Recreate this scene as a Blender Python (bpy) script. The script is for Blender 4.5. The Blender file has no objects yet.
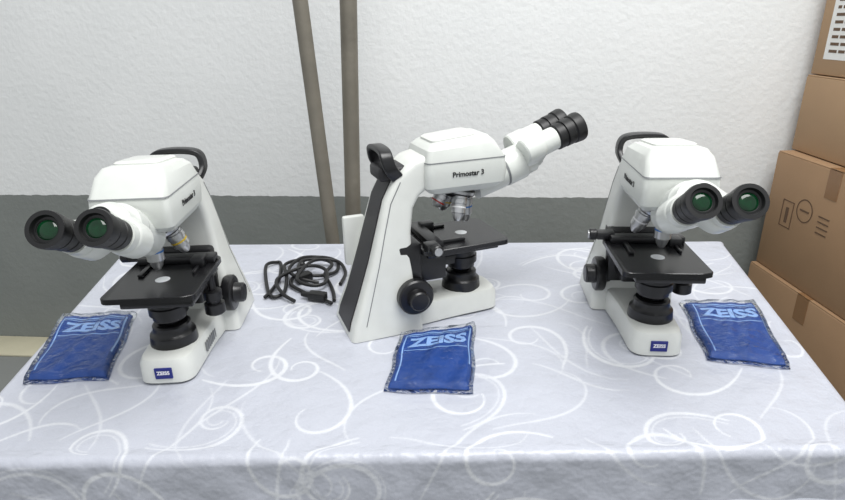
import bpy, bmesh, math, random
import numpy as np
from mathutils import Vector, Matrix
random.seed(7)
scene=bpy.context.scene
TZ=0.75
# ---------------------------------------------------------------- materials
def lin(c):
    return tuple(((x/255)/12.92 if x/255<=.04045 else ((x/255+.055)/1.055)**2.4) for x in c)
def mat(name,rgb,rough=.5,metal=0.,bump=None,var=None,coat=0.,spec=.5):
    m=bpy.data.materials.new(name); m.use_nodes=True
    nt=m.node_tree; b=nt.nodes['Principled BSDF']
    c=lin(rgb)+(1,)
    b.inputs['Base Color'].default_value=c
    b.inputs['Roughness'].default_value=rough
    b.inputs['Metallic'].default_value=metal
    b.inputs['Coat Weight'].default_value=coat
    b.inputs['Specular IOR Level'].default_value=spec
    tc=nt.nodes.new('ShaderNodeTexCoord')
    sc,amt=var if var else (40,.06)
    n=nt.nodes.new('ShaderNodeTexNoise'); n.inputs['Scale'].default_value=sc; n.inputs['Detail'].default_value=5
    nt.links.new(tc.outputs['Object'],n.inputs['Vector'])
    mx=nt.nodes.new('ShaderNodeMix'); mx.data_type='RGBA'
    mx.inputs['A'].default_value=tuple(x*(1-amt) for x in c[:3])+(1,)
    mx.inputs['B'].default_value=tuple(min(1,x*(1+amt)) for x in c[:3])+(1,)
    nt.links.new(n.outputs['Fac'],mx.inputs['Factor']); nt.links.new(mx.outputs['Result'],b.inputs['Base Color'])
    if bump:
        s,st,di=bump
        n2=nt.nodes.new('ShaderNodeTexNoise'); n2.inputs['Scale'].default_value=s; n2.inputs['Detail'].default_value=6
        nt.links.new(tc.outputs['Object'],n2.inputs['Vector'])
        bp=nt.nodes.new('ShaderNodeBump'); bp.inputs['Strength'].default_value=st; bp.inputs['Distance'].default_value=di
        nt.links.new(n2.outputs['Fac'],bp.inputs['Height']); nt.links.new(bp.outputs['Normal'],b.inputs['Normal'])
    return m
M_white=mat('microscope_white',(216,218,213),.36,coat=.25)
M_white2=mat('microscope_white_head',(210,213,208),.33,coat=.25)
M_black=mat('black_plastic',(22,22,24),.32)
M_stage=mat('black_stage_metal',(22,22,24),.26)
M_rubber=mat('black_rubber',(14,14,15),.45)
M_grey=mat('grey_plastic',(120,122,124),.4)
M_strip=mat('grey_black_strip',(38,37,40),.5)
M_silver=mat('satin_silver',(196,197,198),.28,.85)
M_glass=mat('coated_lens_glass',(6,48,24),.12,coat=.35,var=(70,.95),spec=.3)
M_lensdark=mat('dark_lens_rim',(8,9,9),.3)
M_light=mat('frosted_glass',(235,238,240),.3)
M_text=mat('black_print',(30,30,32),.5)
M_badge=mat('blue_badge',(24,34,120),.35)
M_badgetext=mat('white_badge_print',(235,235,240),.4)
M_yel=mat('yellow_ring',(200,170,40),.4); M_blue=mat('blue_ring',(60,120,190),.4); M_red=mat('red_ring',(180,50,40),.4); M_wr=mat('white_ring',(225,225,225),.4)
M_cable=mat('black_cable_rubber',(14,14,15),.45)
# ---------------------------------------------------------------- mesh helpers
def mk(name,V,F,m,parent=None,ang=35,loc=None):
    me=bpy.data.meshes.new(name); me.from_pydata([tuple(v) for v in V],[],F); me.update()
    bm=bmesh.new(); bm.from_mesh(me); bmesh.ops.recalc_face_normals(bm,faces=bm.faces); bm.to_mesh(me); bm.free()
    me.polygons.foreach_set('use_smooth',[True]*len(me.polygons)); me.set_sharp_from_angle(angle=math.radians(ang))
    ms=m if isinstance(m,list) else [m]
    for q in ms: me.materials.append(q)
    o=bpy.data.objects.new(name,me); scene.collection.objects.link(o)
    if parent: o.parent=parent
    if loc: o.location=loc
    return o
def join(*parts):
    V=[];F=[]
    for v,f in parts:
        k=len(V); V+=list(v); F+=[tuple(i+k for i in q) for q in f]
    return V,F
def loft(rings,cap=True,closed=True):
    V=[];F=[];n=len(rings[0])
    for r in rings: V+=[Vector(p) for p in r]
    for i in range(len(rings)-1):
        for j in range(n if closed else n-1):
            a=i*n+j;b=i*n+(j+1)%n
            F.append((a,b,b+n,a+n))
    if cap:
        F.append(tuple(range(n))[::-1]); F.append(tuple(range((len(rings)-1)*n,len(rings)*n)))
    return V,F
def revolve(prof,o,ax,n=32):
    o=Vector(o);ax=Vector(ax).normalized()
    t=Vector((0,1,0)) if abs(ax.y)<.9 else Vector((1,0,0))
    e1=ax.cross(t).normalized();e2=ax.cross(e1)
    rings=[]
    for s,r in prof:
        r=max(r,1e-5)
        rings.append([o+ax*s+e1*r*math.cos(2*math.pi*k/n)+e2*r*math.sin(2*math.pi*k/n) for k in range(n)])
    return loft(rings)
def rpoly(pts,rad,n=5):
    out=[];N=len(pts)
    for i in range(N):
        p=Vector(pts[i]);a=Vector(pts[i-1]);b=Vector(pts[(i+1)%N]); r=rad[i] if isinstance(rad,(list,tuple)) else rad
        d1=(a-p).normalized();d2=(b-p).normalized()
        p1=p+d1*r;p2=p+d2*r
        for k in range(n+1):
            t=k/n
            out.append(p1*(1-t)**2+p*2*t*(1-t)+p2*t*t)
    return out
def rrect(a0,a1,b0,b1,r,n=5):
    return rpoly([(a0,b0),(a1,b0),(a1,b1),(a0,b1)],r,n)
def box(x0,x1,y0,y1,z0,z1,bev=.003,seg=2):
    bm=bmesh.new(); bmesh.ops.create_cube(bm,size=1)
    for v in bm.verts:
        v.co=Vector(((x0+x1)/2+v.co.x*(x1-x0),(y0+y1)/2+v.co.y*(y1-y0),(z0+z1)/2+v.co.z*(z1-z0)))
    if bev: bmesh.ops.bevel(bm,geom=bm.edges[:],offset=bev,segments=seg,profile=.5,affect='EDGES')
    bm.verts.index_update()
    V=[v.co.copy() for v in bm.verts];F=[tuple(v.index for v in f.verts) for f in bm.faces]; bm.free()
    return V,F
def xf(vf,M):
    return [M@Vector(v) for v in vf[0]],vf[1]
def tube(path,r,n=10,sub=6):
    P=[Vector(p) for p in path]; pts=[]
    for i in range(len(P)-1):
        p0=P[max(i-1,0)];p1=P[i];p2=P[i+1];p3=P[min(i+2,len(P)-1)]
        for k in range(sub):
            t=k/sub
            p=.5*((2*p1)+(-p0+p2)*t+(2*p0-5*p1+4*p2-p3)*t*t+(-p0+3*p1-3*p2+p3)*t**3)
            p.z=max(p.z,min(p1.z,p2.z)); pts.append(p)
    pts.append(P[-1]); rings=[]; up=Vector((0,0,1))
    for i,p in enumerate(pts):
        d=(pts[min(i+1,len(pts)-1)]-pts[max(i-1,0)]).normalized()
        e1=d.cross(up)
        if e1.length<.05: e1=d.cross(Vector((0,1,0)))
        e1.normalize(); e2=d.cross(e1)
        rr=r if not callable(r) else r(i/(len(pts)-1))
        rings.append([p+e1*rr*math.cos(2*math.pi*k/n)+e2*rr*math.sin(2*math.pi*k/n) for k in range(n)])
    return loft(rings)
def band(path,hx,ht,sub=8):
    P=[Vector(p) for p in path]; pts=[]
    for i in range(len(P)-1):
        p0=P[max(i-1,0)];p1=P[i];p2=P[i+1];p3=P[min(i+2,len(P)-1)]
        for k in range(sub):
            t=k/sub
            pts.append(.5*((2*p1)+(-p0+p2)*t+(2*p0-5*p1+4*p2-p3)*t*t+(-p0+3*p1-3*p2+p3)*t**3))
    pts.append(P[-1]); rings=[]
    for i,p in enumerate(pts):
        d=(pts[min(i+1,len(pts)-1)]-pts[max(i-1,0)]).normalized()
        ex=(Vector((1,0,0))-d*d.x).normalized(); en=d.cross(ex)
        rings.append([p+ex*q.x+en*q.y for q in rrect(-hx,hx,-ht,ht,min(hx,ht)*.6,3)])
    return loft(rings)
def textvf(s,size,off=0.,ext=.0003,sx=1.):
    cu=bpy.data.curves.new('t','FONT'); cu.body=s; cu.size=size; cu.align_x='CENTER'; cu.align_y='CENTER'; cu.extrude=ext; cu.offset=off; cu.resolution_u=3
    o=bpy.data.objects.new('t',cu); scene.collection.objects.link(o)
    dg=bpy.context.evaluated_depsgraph_get(); dg.update()
    me=bpy.data.meshes.new_from_object(o.evaluated_get(dg))
    V=[Vector((v.co.x*sx,v.co.y,v.co.z)) for v in me.vertices];F=[tuple(p.vertices) for p in me.polygons]
    bpy.data.objects.remove(o); bpy.data.curves.remove(cu); bpy.data.meshes.remove(me)
    return V,F
def frame(o,ex,ey):
    ex=Vector(ex).normalized();ey=Vector(ey).normalized();ez=ex.cross(ey).normalized()
    m=Matrix((( ex.x,ey.x,ez.x,o[0]),(ex.y,ey.y,ez.y,o[1]),(ex.z,ey.z,ez.z,o[2]),(0,0,0,1)))
    return m
def thing(o,label,cat,group=None):
    o['label']=label;o['category']=cat
    if group:o['group']=group
# ---------------------------------------------------------------- microscope
def microscope(x,y,ang,high,label):
    E=bpy.data.objects.new('microscope',None); scene.collection.objects.link(E)
    E.location=(x,y,TZ+.0006); E.rotation_euler=(0,0,math.radians(ang)); E.empty_display_size=.05
    thing(E,label,'microscope','microscopes on the table')
    def limbring(cx,cz,a,t,w,r=.014):
        a=math.radians(a); nx,nz=math.sin(a),-math.cos(a)
        return [Vector((cx+p.x*nx,p.y,cz+p.x*nz)) for p in rrect(-t/2,t/2,-w,w,r)]
    bw=.076 if high else .088
    secs=[(.048,.0,90,.156,bw),(.051,.03,89,.146,bw-.002),(.056,.07,85,.122,bw-.008),(.066,.15,82,.088,.066),(.077,.22,80,.068,.060),
          (.089,.27,72,.062,.055),(.108,.303,50,.064,.052),(.135,.323,22,.066,.051),(.175,.331,5,.070,.051)]
    limb=loft([limbring(*s) for s in secs])
    def foot(z,ins,x1=.318):
        return [Vector((p.x,p.y,z)) for p in rpoly([(0+ins,-.072+ins),(.12,-.060+ins),(.2,-.052+ins),(x1-ins,-.048+ins),(x1-ins,.048-ins),(.2,.052-ins),(.12,.060-ins),(0+ins,.072-ins)],[.02,.02,.02,.028,.028,.02,.02,.02],6)]
    ft=loft([foot(0,.003),foot(.003,0),foot(.038,.001),foot(.047,.005),foot(.051,.012)])
    V,F=join(limb,ft)
    st=mk('stand',V,F,M_white,E)
    rings=[]
    for (cx,cz,a,t,w) in [(.0495,.012,90,.1525,bw-.001)]+secs[1:7]:
        ar=math.radians(a);nx,nz=math.sin(ar),-math.cos(ar); hw=w*.60
        c=(cx-nx*t/2,cz-nz*t/2)
        ring=[(-.003,-hw),(.01,-hw),(.01,hw),(-.003,hw)]
        rings.append([Vector((c[0]+q[0]*nx,q[1],c[1]+q[0]*nz)) for q in ring])
    mk('rear_strip',*loft(rings),M_strip,E)
    for sg in(-1,1):
        rings=[]
        for (cx,cz,a,t,w) in secs[1:7]:
            ar=math.radians(a);nx,nz=math.sin(ar),-math.cos(ar)
            k=-t*.34
            rings.append([Vector((cx+(k+q)*nx,sg*(w+d),cz+(k+q)*nz)) for q,d in((0,-.004),(0,.0004),(.0018,.0004),(.0018,-.004))])
        mk('side_seam',*loft(rings),M_grey,E)
    if high:
        mk('cable_hook',*join(box(-.002,.045,.054,.072,.115,.225,.005)),M_white,E)
    path=[(.088,-.044,.325),(.074,-.050,.343),(.068,-.046,.364),(.068,-.032,.3735),(.068,0,.376),(.068,.032,.3735),(.068,.046,.364),(.074,.050,.343),(.088,.044,.325)]
    mk('carrying_handle',*band(path,.0125,.0055),M_black,E)
    mk('handle_mount',*box(.055,.125,-.036,.036,.315,.343,.008,3),M_strip,E)
    def hr(x0,x1,z,w,r=.014,sl=0):
        return [Vector((p.x,p.y,z+(p.x-.23)*sl)) for p in rrect(x0,x1,-w,w,r)]
    hd=loft([hr(.172,.285,.280,.045),hr(.155,.300,.285,.056),hr(.143,.316,.297,.063),hr(.141,.320,.320,.0655),hr(.143,.316,.348,.064),hr(.150,.296,.375,.057,.014,.06),hr(.160,.284,.386,.048,.014,.09),hr(.172,.270,.389,.038,.014,.09)])
    H=mk('viewing_head',*hd,M_white2,E,24)
    mk('head_seam',*loft([hr(.1422,.3177,.3475,.0648),hr(.1422,.3167,.3492,.0645)]),M_grey,H)
    mk('head_cover',*loft([hr(.165,.262,.385,.038,.014,.09),hr(.165,.262,.3915,.038,.014,.09),hr(.169,.258,.394,.034,.013,.09)]),M_white,H)
    tv=textvf('Primostar 3',.0145,.0003)
    mk('head_lettering',*xf(tv,frame((.230,-.0662,.322),(1,0,0),(0,0,1))),M_text,H)
    mk('head_lettering',*xf(tv,frame((.226,.0662,.322),(-1,0,0),(0,0,1))),M_text,H)
    ba=math.radians(19 if high else 29)
    c,s=math.cos(ba),math.sin(ba)
    u=Vector((c,0,s));nn=Vector((-s,0,c));yy=Vector((0,1,0)); P0=Vector((.337,0,.303))
    ex=.024 if high else -.004
    OY=.031 if high else .0315; ON=.026 if high else -.024; er=1.18 if high else .97
    B=mk('binocular_tube',*revolve([(-.07,.034),(-.02,.036),(.0,.036),(.001,.034),(.004,.034),(.005,.038),(.034+ex*.6,.038),(.038+ex*.6,.035),(.06+ex*.6,.034)],P0,u,40),M_white2,E)
    mk('tube_ring',*revolve([(0,.0345),(0,.0365),(.006,.0365),(.006,.0345)],P0,u,40),M_grey,B)
    mk('pivot_cap',*revolve([(.05,.020),(.080+ex*.6,.020),(.088+ex*.6,.017),(.090+ex*.6,.0)],P0+nn*(.004),u,32),M_black if not high else M_grey,B)
    for sd in(-1,1):
        a=Vector((0,0));b=Vector((sd*OY,ON))
        d=(b-a).normalized()
        def caps(ins,ra=.028,rb=.0275):
            out=[]
            th=math.atan2(d.y,d.x)
            for k in range(13):
                t=th+math.pi/2+math.pi*k/12
                out.append(a+Vector((math.cos(t),math.sin(t)))*(ra-ins))
            for k in range(13):
                t=th-math.pi/2+math.pi*k/12
                out.append(b+Vector((math.cos(t),math.sin(t)))*(rb-ins))
            return out
        s0=.036+(.002 if sd>0 else 0)+ex*.4
        rings=[]
        for ss,ins in((s0,.003),(s0+.003,0),(s0+.038,0),(s0+.044,.002),(s0+.048,.007)):
            rings.append([P0+u*ss+yy*p.x+nn*p.y for p in caps(ins)])
        PH=mk('prism_housing',*loft(rings),M_white2,B)
        o=P0+yy*b.x+nn*b.y+u*ex
        def R_(pr): return [(q,r*er) for q,r in pr]
        T=mk('eyepiece_tube',*revolve([(.065-ex*.6,.0255),(.094,.0250),(.100,.0245),(.100,.0215),(.108,.0215)],o,u,36),M_white2,PH)
        mk('eyepiece',*revolve(R_([(.100,.020),(.103,.0235),(.116,.0235),(.117,.022),(.121,.022),(.122,.0245),(.138,.0245),(.139,.0235),(.142,.0235),(.144,.026),(.160,.0272),(.1645,.0262),(.1645,.0200),(.158,.0180),(.156,.0)]),o,u,40),M_rubber,T)
        mk('lens_rim',*revolve(R_([(.156,.0165),(.1590,.0182),(.1590,.0150),(.156,.0150)]),o,u,32),M_lensdark,T)
        mk('lens',*revolve(R_([(.1565,.0155),(.1572,.0150),(.1592,.010),(.1602,.005),(.1604,.0)]),o,u,32),M_glass,T)
    th=math.radians(15); ax=Vector((-math.sin(th),0,-math.cos(th))); NC=Vector((.235,0,.288))
    N=mk('nosepiece',*revolve([(-.01,.036),(.006,.038),(.010,.041),(.020,.041),(.022,.037),(.028,.030),(.032,.012)],NC,ax,40),M_black,E)
    mk('nosepiece_ring',*revolve([(.0105,.0410),(.0115,.0422),(.0165,.0422),(.0175,.0410)],NC,ax,48),M_silver,N)
    e1=Vector((math.cos(th),0,-math.sin(th)))
    lens=[(.064,M_blue),(.056,M_yel),(.042,M_red),(.058,M_wr)]
    for k in range(4):
        az=math.pi/2*k
        rad=(e1*math.cos(az)+yy*math.sin(az))
        tilt=th if k==0 else th*1.25
        dirv=(ax*math.cos(tilt)+rad*math.sin(tilt)).normalized()
        o=NC+ax*.018+rad*.024
        ln=lens[k][0]
        ob=mk('objective',*revolve([(.0,.0150),(.012,.0150),(.013,.0165),(.022,.0165),(.023,.0148),(ln*.72,.0148),(ln*.74,.0124),(ln*.9,.0098),(ln,.006),(ln,.002)],o,dirv,28),M_silver,N)
        mk('color_ring',*revolve([(.028,.0147),(.028,.0153),(.031,.0153),(.031,.0147)],o,dirv,28),lens[k][1],ob)
    pts=[(.128,-.070),(.140,-.082),(.314,-.082),(.322,-.072),(.322,.060),(.314,.078),(.140,.078),(.128,.066)]
    def sr(z,ins): 
        cx,cy=.225,-.002
        return [Vector((cx+(p.x-cx)*(1-ins),cy+(p.y-cy)*(1-ins),z)) for p in rpoly(pts,.006,3)]
    S=mk('stage',*join(loft([sr(.164,.02),sr(.165,.0),sr(.174,.0),sr(.175,.012)]),box(.145,.308,-.055,.07,.148,.164,.003)),M_stage,E)
    mk('stage_aperture',*revolve([(0,.013),(.0012,.013),(.0014,.0)],(.244,0,.1742),(0,0,1),28),M_light,S)
    mk('slide_holder',*join(box(.145,.174,-.072,.074,.175,.189,.003),box(.174,.232,-.050,-.040,.175,.181,.002),box(.165,.196,.036,.060,.175,.194,.003),box(.174,.225,.046,.052,.175,.181,.002)),M_black,S)
    mk('stage_bracket',*join(box(.10,.19,-.048,.046,.095,.166,.006),box(.075,.13,-.064,.056,.07,.190,.008)),M_black,E)
    mk('slide_drive',*join(box(.130,.158,-.098,-.060,.176,.192,.004),revolve([(0,.010),(.002,.012),(.014,.012),(.016,.010)],(.145,-.096,.185),(0,-1,0),24)),M_black,S)
    mk('drive_cap',*revolve([(0,.0085),(.002,.008)],(.145,-.112,.185),(0,-1,0),24),M_silver,S)
    mk('stage_knob',*join(revolve([(0,.006),(.03,.006),(.031,.017),(.048,.017),(.050,.013),(.056,.013),(.057,.019),(.076,.0195),(.079,.016)],(.20,.070,.160),(0,0,-1),28)),M_black,S)
    mk('condenser',*revolve([(.0,.022),(.008,.030),(.018,.030),(.019,.035),(.034,.035),(.036,.032),(.056,.032),(.058,.027),(.068,.020)],(.244,0,.092),(0,0,1),36),M_black,E)
    mk('condenser_carrier',*box(.12,.235,-.024,.024,.114,.134,.003),M_black,E)
    I=mk('illuminator',*revolve([(.0,.042),(.004,.043),(.022,.041),(.026,.036),(.030,.034),(.040,.034),(.043,.031),(.043,.020),(.041,.0)],(.244,0,.047),(0,0,1),40),M_black,E)
    mk('field_lens',*revolve([(0,.0195),(.003,.012),(.004,.0)],(.244,0,.0885),(0,0,1),28),M_light,I)
    for sd in(-1,1):
        mk('focus_knob',*revolve([(.0,.018),(.012,.020),(.013,.036),(.016,.038),(.030,.038),(.033,.035),(.034,.022),(.037,.021),(.050,.0205),(.053,.018),(.0535,.0)],(.108,sd*.052,.080),(0,sd,0),40),M_black,E)
    vs=[box(.175+i*.009,.180+i*.009,.0500,.0545,.014,.034,.0008,1) for i in range(7)]
    mk('side_vent',*join(*vs),M_grey,E)
    bd=mk('maker_badge',*join(box(.3165,.3200,-.0155,.0155,.012,.034,.0008,1)),M_badge,E)
    mk('badge_lettering',*xf(textvf('ZEISS',.0098,.0003),frame((.3202,0,.0242),(0,1,0),(0,0,1))),M_badgetext,bd)
    return E
microscope(-.488,1.202,-87,False,'white binocular light microscope with black stage, eyepieces lowered, beside coiled cable')
microscope(-.144,1.092,20.5,True,'white binocular light microscope seen from its side with eyepieces raised')
microscope(.471,1.256,-95,False,'white binocular microscope with eyepieces lowered, beside the stacked cartons')
# ---------------------------------------------------------------- table and cloth
NL=Vector((-.745,.690));NR=Vector((.681,.675));FL=Vector((-.885,1.625));FR=Vector((.868,1.549))
W,D=1.55,.92; OV=.66; R=.014
def swirlmask():
    res=.002; x0,y0=-.2,-.2; nx=int((W+.4)/res); ny=int((D+.4)/res)
    g=np.zeros((ny,nx),np.float32); rng=random.Random(31)
    def stamp(px,py,w,amp=1.):
        r=int((w+.003)/res)+1; cx=int((px-x0)/res);cy=int((py-y0)/res)
        if cx-r<0 or cy-r<0 or cx+r>=nx or cy+r>=ny: return
        ys,xs=np.mgrid[cy-r:cy+r+1,cx-r:cx+r+1]
        d=np.hypot(xs*res+x0-px,ys*res+y0-py)
        m=np.clip((w-d)/.0015+.5,0,1)*amp
        sub=g[cy-r:cy+r+1,cx-r:cx+r+1]; np.maximum(sub,m,out=sub)
    def euler(x,y,h,L,k0,k1,w,p=2.,dbl=0,amp=1.):
        n=int(L/.0015)
        for i in range(n):
            t=i/n;k=k0+(k1-k0)*t**p
            h+=k*.0015; x+=math.cos(h)*.0015; y+=math.sin(h)*.0015
            ww=w*(.35+.65*math.sin(math.pi*min(1,t*1.05))**.7)
            stamp(x,y,ww,amp)
            if dbl: stamp(x-math.sin(h)*dbl,y+math.cos(h)*dbl,.0015,amp*.8)
    for gy in range(7):
        for gx in range(11):
            x=-.1+gx*.17+rng.uniform(-.04,.04)+(gy%2)*.08;y=-.1+gy*.165+rng.uniform(-.035,.035)
            sgn=rng.choice((-1,1))
            euler(x,y,rng.uniform(0,6.28),rng.uniform(.28,.42),sgn*rng.uniform(2,7),sgn*rng.uniform(30,50),rng.uniform(.0034,.0046),1.5,rng.choice((0,0,0,.010)),rng.uniform(.6,.95))
            euler(x+.05,y,rng.uniform(0,6.28),rng.uniform(.15,.32),-sgn*rng.uniform(2,9),sgn*rng.uniform(10,24),.0028,1.,0,rng.uniform(.45,.75))
    return g,res,x0,y0
g,res,gx0,gy0=swirlmask()
def axis(L,step,a,b):
    lo=list(np.arange(-OV,-a,.02)); mid=list(np.arange(-a,L+b,step)); hi=list(np.arange(L+b,L+OV+.001,.02))
    return np.array(lo+mid+hi)
S=axis(W,.0026,.03,.03); T=axis(D,.0026,.10,.03)
SS,TT=np.meshgrid(S,T)
cs=np.clip(SS,0,W);ct=np.clip(TT,0,D)
fu=cs/W;fv=ct/D
X=(NL.x*(1-fu)+NR.x*fu)*(1-fv)+(FL.x*(1-fu)+FR.x*fu)*fv
Y=(NL.y*(1-fu)+NR.y*fu)*(1-fv)+(FL.y*(1-fu)+FR.y*fu)*fv
dx=SS-cs;dy=TT-ct;h=np.hypot(dx,dy);hh=np.maximum(h,1e-9)
ux=dx/hh;uy=dy/hh
ang=np.minimum(h/R,math.pi/2)
out=R*np.sin(ang);drop=R*(1-np.cos(ang))+np.maximum(0,h-R*math.pi/2)
drop=np.minimum(drop,.70)
corner=np.abs(ux*uy)*2
out=out+corner*drop*.22
tang=SS*np.abs(uy)+TT*np.abs(ux)
out=out+np.clip(drop,0,.7)*.03*(1+np.sin(tang*42+np.sin(tang*9)*2))*(1-corner)*np.clip(drop/.1,0,1)
edge=np.minimum(np.minimum(cs,W-cs),np.minimum(ct,D-ct))
ek=np.clip(edge/.03,0,1)
X=X+ux*(out-R);Y=Y+uy*(out-R)
wr=.0006*(np.sin(SS*23+TT*9+np.sin(TT*17)*1.3)+np.sin(TT*31-SS*13+np.sin(SS*11)*1.7))
Z=TZ-drop-.0012*ek-wr*ek
inx=np.clip((.03-np.minimum(cs,W-cs))/.03,0,1)*np.sign(cs-W/2)*R*(dx==0); X=X-inx
iny=np.clip((.03-np.minimum(ct,D-ct))/.03,0,1)*np.sign(ct-D/2)*R*(dy==0); Y=Y-iny
X=np.where(dx!=0,X-np.sign(dx)*R+ux*R*1.0,X);Y=np.where(dy!=0,Y-np.sign(dy)*R+uy*R*1.0,Y)
ix=np.clip(((SS-gx0)/res),0,g.shape[1]-2);iy=np.clip(((TT-gy0)/res),0,g.shape[0]-2)
i0=ix.astype(int);j0=iy.astype(int);fx=ix-i0;fy=iy-j0
mask=(g[j0,i0]*(1-fx)*(1-fy)+g[j0,i0+1]*fx*(1-fy)+g[j0+1,i0]*(1-fx)*fy+g[j0+1,i0+1]*fx*fy)
ny,nx=SS.shape
idx=np.arange(nx*ny).reshape(ny,nx)
q=np.stack([idx[:-1,:-1],idx[:-1,1:],idx[1:,1:],idx[1:,:-1]],-1).reshape(-1,4)
me=bpy.data.meshes.new('tablecloth')
me.vertices.add(nx*ny);me.vertices.foreach_set('co',np.stack([X,Y,Z],-1).astype(np.float32).ravel())
me.loops.add(q.size);me.loops.foreach_set('vertex_index',q.ravel().astype(np.int32))
me.polygons.add(len(q));me.polygons.foreach_set('loop_start',(np.arange(len(q))*4).astype(np.int32))
me.update(calc_edges=True);me.validate()
me.polygons.foreach_set('use_smooth',[True]*len(me.polygons))
at=me.attributes.new('swirl','FLOAT','POINT');at.data.foreach_set('value',mask.astype(np.float32).ravel())
uvx=me.attributes.new('cloth_st','FLOAT_VECTOR','POINT');uvx.data.foreach_set('vector',np.stack([SS,TT,SS*0],-1).astype(np.float32).ravel())
mc=bpy.data.materials.new('damask_cloth');mc.use_nodes=True;nt=mc.node_tree;b=nt.nodes['Principled BSDF']
a=nt.nodes.new('ShaderNodeAttribute');a.attribute_name='swirl'
a2=nt.nodes.new('ShaderNodeAttribute');a2.attribute_name='cloth_st'
mx=nt.nodes.new('ShaderNodeMix');mx.data_type='RGBA'
mx.inputs['A'].default_value=lin((179,182,192))+(1,);mx.inputs['B'].default_value=lin((212,214,218))+(1,)
n1=nt.nodes.new('ShaderNodeTexNoise');n1.inputs['Scale'].default_value=600;nt.links.new(a2.outputs['Vector'],n1.inputs['Vector'])
n2=nt.nodes.new('ShaderNodeTexNoise');n2.inputs['Scale'].default_value=9;n2.inputs['Detail'].default_value=4;nt.links.new(a2.outputs['Vector'],n2.inputs['Vector'])
mm=nt.nodes.new('ShaderNodeMath');mm.operation='MULTIPLY_ADD';mm.inputs[1].default_value=1.2;mm.inputs[2].default_value=-.55
nt.links.new(n1.outputs['Fac'],mm.inputs[0])
ad=nt.nodes.new('ShaderNodeMath');ad.operation='ADD';nt.links.new(a.outputs['Fac'],ad.inputs[0]);nt.links.new(mm.outputs[0],ad.inputs[1])
nt.links.new(ad.outputs[0],mx.inputs['Factor']);nt.links.new(mx.outputs['Result'],b.inputs['Base Color'])
b.inputs['Roughness'].default_value=.36;b.inputs['Sheen Weight'].default_value=.1
bp=nt.nodes.new('ShaderNodeBump');bp.inputs['Strength'].default_value=.8;bp.inputs['Distance'].default_value=.02
nt.links.new(n2.outputs['Fac'],bp.inputs['Height']);nt.links.new(bp.outputs['Normal'],b.inputs['Normal'])
me.materials.append(mc)
cl=bpy.data.objects.new('tablecloth',me);scene.collection.objects.link(cl)
thing(cl,'silvery white damask tablecloth with scrolling swirl pattern','tablecloth')
TE=bpy.data.objects.new('folding_table',None);scene.collection.objects.link(TE);TE.location=(0,1.13,0)
thing(TE,'rectangular table hidden under the patterned cloth','table')
M_wood=mat('table_board',(150,130,105),.5);M_leg=mat('table_leg_metal',(90,92,95),.4,.8)
def tr(z):
    c=(NL+NR+FL+FR)/4
    return [Vector((c.x+(p.x-c.x)*.94,c.y+(p.y-c.y)*.93-1.13,z)) for p in rpoly([NL,NR,FR,FL],.01,4)]
mk('tabletop',*loft([tr(.715),tr(.7445)]),M_wood,TE)
for (lx,ly) in((-.62,-.34),(.56,-.36),(-.72,.38),(.70,.32)):
    mk('leg',*revolve([(0,.018),(.715,.018)],(lx,ly,0.001),(0,0,1),16),M_leg,TE)
# ---------------------------------------------------------------- folded blue covers in plastic sleeves
M_fab=mat('blue_cover_fabric',(16,60,130),.7,bump=(24,.7,.010),var=(18,.3))
M_print=mat('pale_blue_print',(132,164,208),.5,var=(30,.2))
mp=bpy.data.materials.new('clear_plastic');mp.use_nodes=True;nt=mp.node_tree
for nd in list(nt.nodes):
    if nd.type=='BSDF_PRINCIPLED': nt.nodes.remove(nd)
outn=[n for n in nt.nodes if n.type=='OUTPUT_MATERIAL'][0]
tr_=nt.nodes.new('ShaderNodeBsdfTransparent');gl=nt.nodes.new('ShaderNodeBsdfGlossy');gl.inputs['Roughness'].default_value=.15
gl.inputs['Color'].default_value=(.85,.88,.9,1)
lw=nt.nodes.new('ShaderNodeFresnel');lw.inputs['IOR'].default_value=1.26
tc=nt.nodes.new('ShaderNodeTexCoord');ns=nt.nodes.new('ShaderNodeTexNoise');ns.inputs['Scale'].default_value=22;ns.inputs['Detail'].default_value=4;ns.inputs['Distortion'].default_value=2
nt.links.new(tc.outputs['Object'],ns.inputs['Vector'])
bb=nt.nodes.new('ShaderNodeBump');bb.inputs['Strength'].default_value=.75;bb.inputs['Distance'].default_value=.012;nt.links.new(ns.outputs['Fac'],bb.inputs['Height'])
nt.links.new(bb.outputs['Normal'],gl.inputs['Normal']);nt.links.new(bb.outputs['Normal'],lw.inputs['Normal'])
ms=nt.nodes.new('ShaderNodeMixShader');nt.links.new(lw.outputs[0],ms.inputs[0]);nt.links.new(tr_.outputs[0],ms.inputs[1]);nt.links.new(gl.outputs[0],ms.inputs[2])
nt.links.new(ms.outputs[0],outn.inputs['Surface'])
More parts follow.
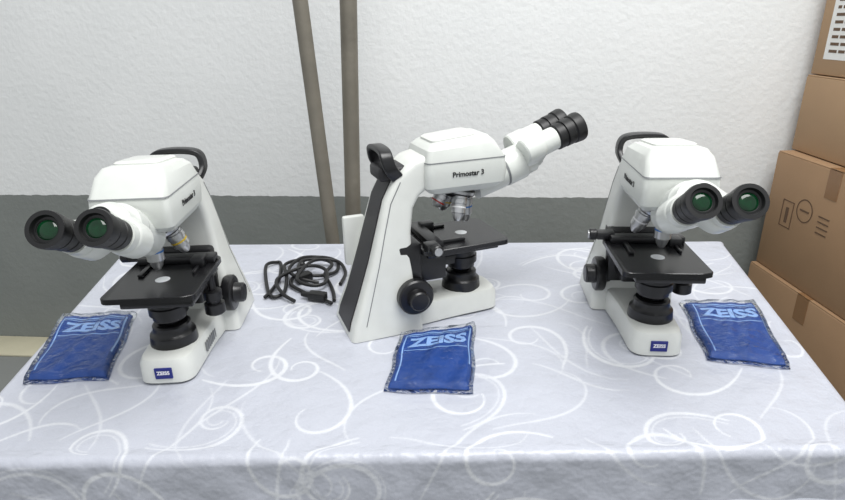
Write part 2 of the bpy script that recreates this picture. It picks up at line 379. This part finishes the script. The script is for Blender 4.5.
def cover(c,label,seed):
    ctr=sum((Vector(p) for p in c),Vector((0,0)))/4
    E=bpy.data.objects.new('folded_dust_cover',None);scene.collection.objects.link(E);E.location=(ctr.x,ctr.y,TZ+.0006)
    thing(E,label,'microscope cover','packaged dust covers')
    Cn=[Vector(p)-ctr for p in c]
    def bil(u,v):
        p=(Cn[3]*(1-u)+Cn[2]*u)*(1-v)+(Cn[0]*(1-u)+Cn[1]*u)*v
        return p+Vector((.0018*math.sin(v*11+seed*2)*(2*abs(u-.5)),.0018*math.sin(u*10+seed)*(2*abs(v-.5))))
    def hgt(u,v):
        e=min(u,1-u,v,1-v); e=max(0,min(1,e/.05))
        return .003+.009*math.sin(e*math.pi/2)+.0020*math.sin(u*9+seed)*math.sin(v*7+seed*2)*e+.0010*math.sin(u*23-v*11+seed)*e
    n=44
    def sheet(f,sc,base):
        V=[];F=[]
        for lay in(0,1):
            for j in range(n+1):
                for i in range(n+1):
                    u,v=i/n,j/n;p=bil(.5+(u-.5)*sc,.5+(v-.5)*sc);V.append(Vector((p.x,p.y,f(u,v) if lay==0 else base)))
        k=(n+1)**2
        for j in range(n):
            for i in range(n):
                a=j*(n+1)+i
                F.append((a,a+1,a+n+2,a+n+1));F.append((k+a,k+a+n+1,k+a+n+2,k+a+1))
        for i in range(n):
            F.append((i,k+i,k+i+1,i+1));a=n*(n+1)+i;F.append((a,a+1,k+a+1,k+a))
            a=i*(n+1);F.append((a,a+n+1,k+a+n+1,k+a));a=i*(n+1)+n;F.append((a,k+a,k+a+n+1,a+n+1))
        return V,F
    fb=mk('folded_fabric',*sheet(lambda u,v:hgt(u,v),.94,.0008),M_fab,E)
    mk('plastic_sleeve',*sheet(lambda u,v:(hgt(u,v)+.0022+.001*math.sin(u*31+v*13)*math.sin(v*27-u*8)) if min(u,1-u,v,1-v)>.02 else .0012,1.03,.0004),mp,E)
    tv=textvf('ZEISS',.3,.013,.0,1.0)
    xs=[v.x for v in tv[0]];ys=[v.y for v in tv[0]];wx=max(xs)-min(xs);wy=max(ys)-min(ys)
    bm=bmesh.new();vs=[bm.verts.new(v) for v in tv[0]]
    for f in tv[1]:
        try:bm.faces.new([vs[i] for i in f])
        except: pass
    bmesh.ops.triangulate(bm,faces=bm.faces[:]);bmesh.ops.subdivide_edges(bm,edges=[e for e in bm.edges if e.calc_length()>.1],cuts=2)
    bm.verts.index_update();tv=([v.co.copy() for v in bm.verts],[tuple(v.index for v in f.verts) for f in bm.faces]);bm.free()
    V=[]
    for v in tv[0]:
        u=.54+v.x/wx*.80; w=.735+v.y/wy*.17;p=bil(.5+(u-.5)*.94,.5+(w-.5)*.94);V.append(Vector((p.x,p.y,hgt(u,w)+.0007)))
    F=list(tv[1])
    def line(u0,v0,u1,v1,t):
        nseg=18;k=len(V);dd=Vector((u1-u0,v1-v0)).normalized();o=Vector((-dd.y,dd.x))*t/2
        for i in range(nseg+1):
            q=Vector((u0+(u1-u0)*i/nseg,v0+(v1-v0)*i/nseg))
            for s_ in(-1,1):
                z=q+o*s_;p=bil(.5+(z.x-.5)*.94,.5+(z.y-.5)*.94);V.append(Vector((p.x,p.y,hgt(z.x,z.y)+.0007)))
        for i in range(nseg):F.append((k+2*i,k+2*i+1,k+2*i+3,k+2*i+2))
    line(.08,.90,.97,.90,.018);line(.08,.05,.08,.91,.018);line(.97,.3,.97,.91,.018);line(.10,.60,.95,.60,.012);line(.10,.87,.95,.87,.01)
    mk('printed_emblem',V,F,M_print,fb)
    return E
cover([(-.812,1.152),(-.652,1.161),(-.588,.905),(-.738,.896)],'blue fabric dust cover folded in clear plastic at the cloth edge',1)
cover([(-.050,1.036),(.106,1.074),(.082,.838),(-.070,.848)],'blue fabric dust cover folded in clear plastic before the side-on microscope',2)
cover([(.580,1.155),(.741,1.147),(.665,.89),(.533,.925)],'blue fabric dust cover folded in clear plastic beside a microscope base',3)
# ---------------------------------------------------------------- power cables
CE=bpy.data.objects.new('power_cable',None);scene.collection.objects.link(CE);CE.location=(-.33,1.3,TZ+.0006)
thing(CE,'black coiled power cables with plugs lying on the cloth','cable')
z=.0056
p1=[(-.375,1.225,z),(-.368,1.26,z),(-.365,1.33,z),(-.38,1.42,z),(-.395,1.44,z),(-.415,1.40,z+.006),(-.380,1.27,z),(-.355,1.225,z),(-.335,1.25,z),(-.345,1.33,z+.008),(-.365,1.40,z+.008),(-.34,1.45,z),(-.315,1.40,z),(-.33,1.30,z+.004),(-.29,1.25,z),(-.25,1.22,z),(-.212,1.185,z)]
p2=[(-.26,1.30,z),(-.31,1.31,z+.01),(-.345,1.36,z+.012),(-.33,1.44,z+.01),(-.285,1.47,z),(-.235,1.44,z),(-.225,1.37,z),(-.265,1.33,z+.006),(-.315,1.34,z+.012),(-.32,1.41,z+.014),(-.275,1.43,z+.01),(-.24,1.40,z+.008),(-.25,1.34,z+.006),(-.23,1.29,z),(-.215,1.24,z),(-.208,1.20,z)]
p3=[(-.30,1.20,z),(-.335,1.23,z+.008),(-.36,1.30,z+.014),(-.30,1.37,z+.016),(-.25,1.35,z+.014),(-.24,1.28,z+.01),(-.27,1.26,z+.012),(-.31,1.29,z+.018),(-.29,1.40,z+.018),(-.23,1.42,z+.008),(-.20,1.36,z),(-.205,1.29,z)]
off=Vector((-.33,1.3,0))
for k,pp in enumerate((p1,p2,p3)):
    mk('cord',*tube([Vector(p)-off for p in pp],.0045,10,8),M_cable,CE)
mk('plug',*join(xf(box(-.022,.022,-.011,.011,0,.02,.004),Matrix.Translation((.082,-.088,.002))@Matrix.Rotation(-.3,4,'Z')),revolve([(0,.008),(.02,.0055)],(.062,-.081,.012),(-1,.3,0),14)),M_cable,CE)
mk('plug',*join(xf(box(-.02,.02,-.013,.013,0,.022,.004),Matrix.Translation((.03,.02,.002))@Matrix.Rotation(.7,4,'Z'))),M_cable,CE)
mk('cable_tie',*revolve([(0,.011),(.006,.011)],(.005,.10,.013),(1,.6,0),16),M_rubber,CE)
# ---------------------------------------------------------------- poles
M_pole=mat('weathered_pole_metal',(122,117,106),.5,.35,bump=(60,.3,.003),var=(10,.4))
def pole(a,b,r,label):
    a=Vector(a);b=Vector(b)
    o=mk('metal_pole',*revolve([(0,r*1.05),(.004,r),((b-a).length*.5,r),((b-a).length,r)],(0,0,0),b-a,28),M_pole)
    o.location=a; thing(o,label,'pole','poles against the wall')
    return o
pole((-.266,1.80,.001),(-.394,1.80,2.6),.0225,'weathered grey-brown metal pole leaning behind the table')
pole((-.27,1.90,.001),(-.155,1.88,2.6),.0265,'thicker weathered metal pole standing nearly upright behind the table')
# ---------------------------------------------------------------- shell
mw=bpy.data.materials.new('painted_stucco');mw.use_nodes=True;nt=mw.node_tree;b=nt.nodes['Principled BSDF']
tc=nt.nodes.new('ShaderNodeTexCoord');sp=nt.nodes.new('ShaderNodeSeparateXYZ');nt.links.new(tc.outputs['Object'],sp.inputs[0])
nw=nt.nodes.new('ShaderNodeTexNoise');nw.inputs['Scale'].default_value=25;nt.links.new(tc.outputs['Object'],nw.inputs['Vector'])
ma=nt.nodes.new('ShaderNodeMath');ma.operation='MULTIPLY_ADD';ma.inputs[1].default_value=.012;nt.links.new(nw.outputs['Fac'],ma.inputs[0]);nt.links.new(sp.outputs['Z'],ma.inputs[2])
gt=nt.nodes.new('ShaderNodeMath');gt.operation='GREATER_THAN';gt.inputs[1].default_value=.712;nt.links.new(ma.outputs[0],gt.inputs[0])
bign=nt.nodes.new('ShaderNodeTexNoise');bign.inputs['Scale'].default_value=3;bign.inputs['Detail'].default_value=6;nt.links.new(tc.outputs['Object'],bign.inputs['Vector'])
cw=nt.nodes.new('ShaderNodeMix');cw.data_type='RGBA';cw.inputs['A'].default_value=lin((218,220,219))+(1,);cw.inputs['B'].default_value=lin((231,232,231))+(1,);nt.links.new(bign.outputs['Fac'],cw.inputs['Factor'])
cg=nt.nodes.new('ShaderNodeMix');cg.data_type='RGBA';cg.inputs['A'].default_value=lin((112,116,113))+(1,);cg.inputs['B'].default_value=lin((132,136,132))+(1,);nt.links.new(bign.outputs['Fac'],cg.inputs['Factor'])
mx=nt.nodes.new('ShaderNodeMix');mx.data_type='RGBA';nt.links.new(gt.outputs[0],mx.inputs['Factor']);nt.links.new(cg.outputs['Result'],mx.inputs['A']);nt.links.new(cw.outputs['Result'],mx.inputs['B'])
nt.links.new(mx.outputs['Result'],b.inputs['Base Color']);b.inputs['Roughness'].default_value=.8
nb=nt.nodes.new('ShaderNodeTexNoise');nb.inputs['Scale'].default_value=42;nb.inputs['Detail'].default_value=5;nb.inputs['Roughness'].default_value=.55;nt.links.new(tc.outputs['Object'],nb.inputs['Vector'])
bp=nt.nodes.new('ShaderNodeBump');bp.inputs['Strength'].default_value=.3;bp.inputs['Distance'].default_value=.01;nt.links.new(nb.outputs['Fac'],bp.inputs['Height']);nt.links.new(bp.outputs['Normal'],b.inputs['Normal'])
wa=mk('wall_back',*box(-5,5,0,.15,0,3.2,0),mw);wa.location=(0,2.215,0);wa.rotation_euler=(0,0,math.radians(-5.5));wa['kind']='structure'
mf=mat('grey_concrete_floor',(128,130,127),.75,bump=(60,.3,.004),var=(5,.12))
fl=mk('floor',*box(-5,5,-3.5,3,-.1,0,0),mf);fl['kind']='structure'
mcb=mat('cream_painted_curb',(200,194,168),.7,bump=(50,.3,.004),var=(8,.12))
cb=mk('baseboard_back',*box(-5,5,-.16,-.001,0,.012,.004),mcb);cb.location=(0,2.215,0.0);cb.rotation_euler=(0,0,math.radians(-5.5));cb['kind']='structure'
# ---------------------------------------------------------------- cardboard boxes
M_card=mat('brown_cardboard',(158,127,96),.75,bump=(120,.15,.002),var=(6,.14))
M_card2=mat('kraft_cardboard',(168,138,106),.75,bump=(120,.15,.002),var=(5,.12))
M_tape=mat('brown_packing_tape',(140,106,74),.25)
M_lab=mat('white_paper_label',(225,225,222),.6);M_ink=mat('dark_ink',(96,74,56),.7)
def carton(x,y,z,w,d,hh,rot,label,m,kind):
    E=bpy.data.objects.new('cardboard_box',None);scene.collection.objects.link(E);E.location=(x,y,z);E.rotation_euler=(0,0,math.radians(rot))
    thing(E,label,'cardboard box','stacked cartons by the wall')
    B=mk('carton',*join(box(0,w,-d,0,0,hh,.004,2)),m,E)
    mk('flap',*join(box(.002,w-.002,-d/2-.0,-.002,hh,hh+.004,.001,1)),m,E)
    mk('flap',*join(box(.002,w-.002,-d+.002,-d/2-.004,hh,hh+.004,.001,1)),m,E)
    mk('packing_tape',*join(box(-.0012,.0,-d/2-.028,-d/2+.028,hh-.09,hh+.001,0),box(-.001,w,-d/2-.028,-d/2+.028,hh+.004,hh+.0052,0)),M_tape,E)
    if kind=='label':
        L=mk('shipping_label',*box(-.0015,0,-.30,-.05,.05,hh-.05,0),M_lab,E)
        bars=[];rr=random.Random(3);zz=hh-.08
        while zz>.08:
            yy_=-.07
            while yy_>-.27:
                l=rr.uniform(.015,.04);bars.append(box(-.0022,-.0014,max(yy_-l,-.285),yy_,zz-.009,zz,0));yy_-=l+.008
            zz-=.022
        mk('label_print',*join(*bars),M_ink,L)
    if kind=='marks':
        bars=[]
        def ringy(cy,cz,r,t):
            k=28;V=[];F=[]
            for i in range(k):
                a_=2*math.pi*i/k
                V.append(Vector((-.001,cy+r*math.cos(a_),cz+r*math.sin(a_))));V.append(Vector((-.001,cy+(r-t)*math.cos(a_),cz+(r-t)*math.sin(a_))))
            for i in range(k):
                j=(i+1)%k;F.append((2*i,2*j,2*j+1,2*i+1))
            return V,F
        bars.append(ringy(-.20,hh*.62,.040,.004))
        bars.append(box(-.0014,0,-.222,-.178,hh*.62-.003,hh*.62+.003,0))
        bars+= [box(-.0014,0,-.145,-.085,hh*.42,hh*.42+.003,0),box(-.0014,0,-.145,-.085,hh*.64,hh*.64+.003,0),box(-.0014,0,-.088,-.085,hh*.42,hh*.64,0),box(-.0014,0,-.145,-.142,hh*.42,hh*.64,0),
               box(-.0014,0,-.122,-.108,hh*.46,hh*.59,0)]
        bars+= [box(-.0014,0,-.32,-.27,hh*.5+i*.018,hh*.5+i*.018+.004,0) for i in range(4)]
        mk('printed_marks',*join(*bars),M_ink,E)
    return E
carton(1.255,2.02,.0,.55,.62,.475,2,'brown corrugated carton at the bottom of the stack',M_card,'plain')
carton(1.275,2.02,.481,.55,.60,.42,1,'brown corrugated carton with printed handling marks',M_card,'marks')
carton(1.325,2.03,.908,.50,.58,.25,-1,'plain kraft carton resting on larger cartons',M_card2,'plain')
carton(1.335,2.03,1.165,.50,.56,.38,0,'brown carton with a white printed side label',M_card2,'label')
# ---------------------------------------------------------------- light
w=bpy.data.worlds.new('World');scene.world=w;w.use_nodes=True;nt=w.node_tree
bg=nt.nodes['Background'];bg.inputs['Color'].default_value=(.94,.97,1,1);bg.inputs['Strength'].default_value=.66
def area(loc,tgt,size,sy,e,col):
    l=bpy.data.lights.new('area','AREA');l.shape='RECTANGLE';l.size=size;l.size_y=sy;l.energy=e;l.color=col
    o=bpy.data.objects.new('sky_light',l);scene.collection.objects.link(o);o.location=loc
    o.rotation_euler=(Vector(tgt)-Vector(loc)).to_track_quat('-Z','Y').to_euler()
area((.6,.2,3.8),(0,1.5,.6),2.2,1.6,122,(1,.995,.985))
# ---------------------------------------------------------------- camera
cam=bpy.data.cameras.new('cam');co=bpy.data.objects.new('cam',cam);scene.collection.objects.link(co)
cam.sensor_width=36;cam.lens=573.8/845*36;cam.clip_start=.02
th=math.radians(21.51);ro=math.radians(-1.27)
Xv=Vector((1,0,0));Fw=Vector((0,math.cos(th),-math.sin(th)));U0=Vector((0,math.sin(th),math.cos(th)))
Rc=Xv*math.cos(ro)+U0*math.sin(ro);Uc=-Xv*math.sin(ro)+U0*math.cos(ro);Bk=-Fw
co.matrix_world=Matrix(((Rc.x,Uc.x,Bk.x,0),(Rc.y,Uc.y,Bk.y,0),(Rc.z,Uc.z,Bk.z,1.35),(0,0,0,1)))
scene.camera=co
scene.view_settings.view_transform='Standard'
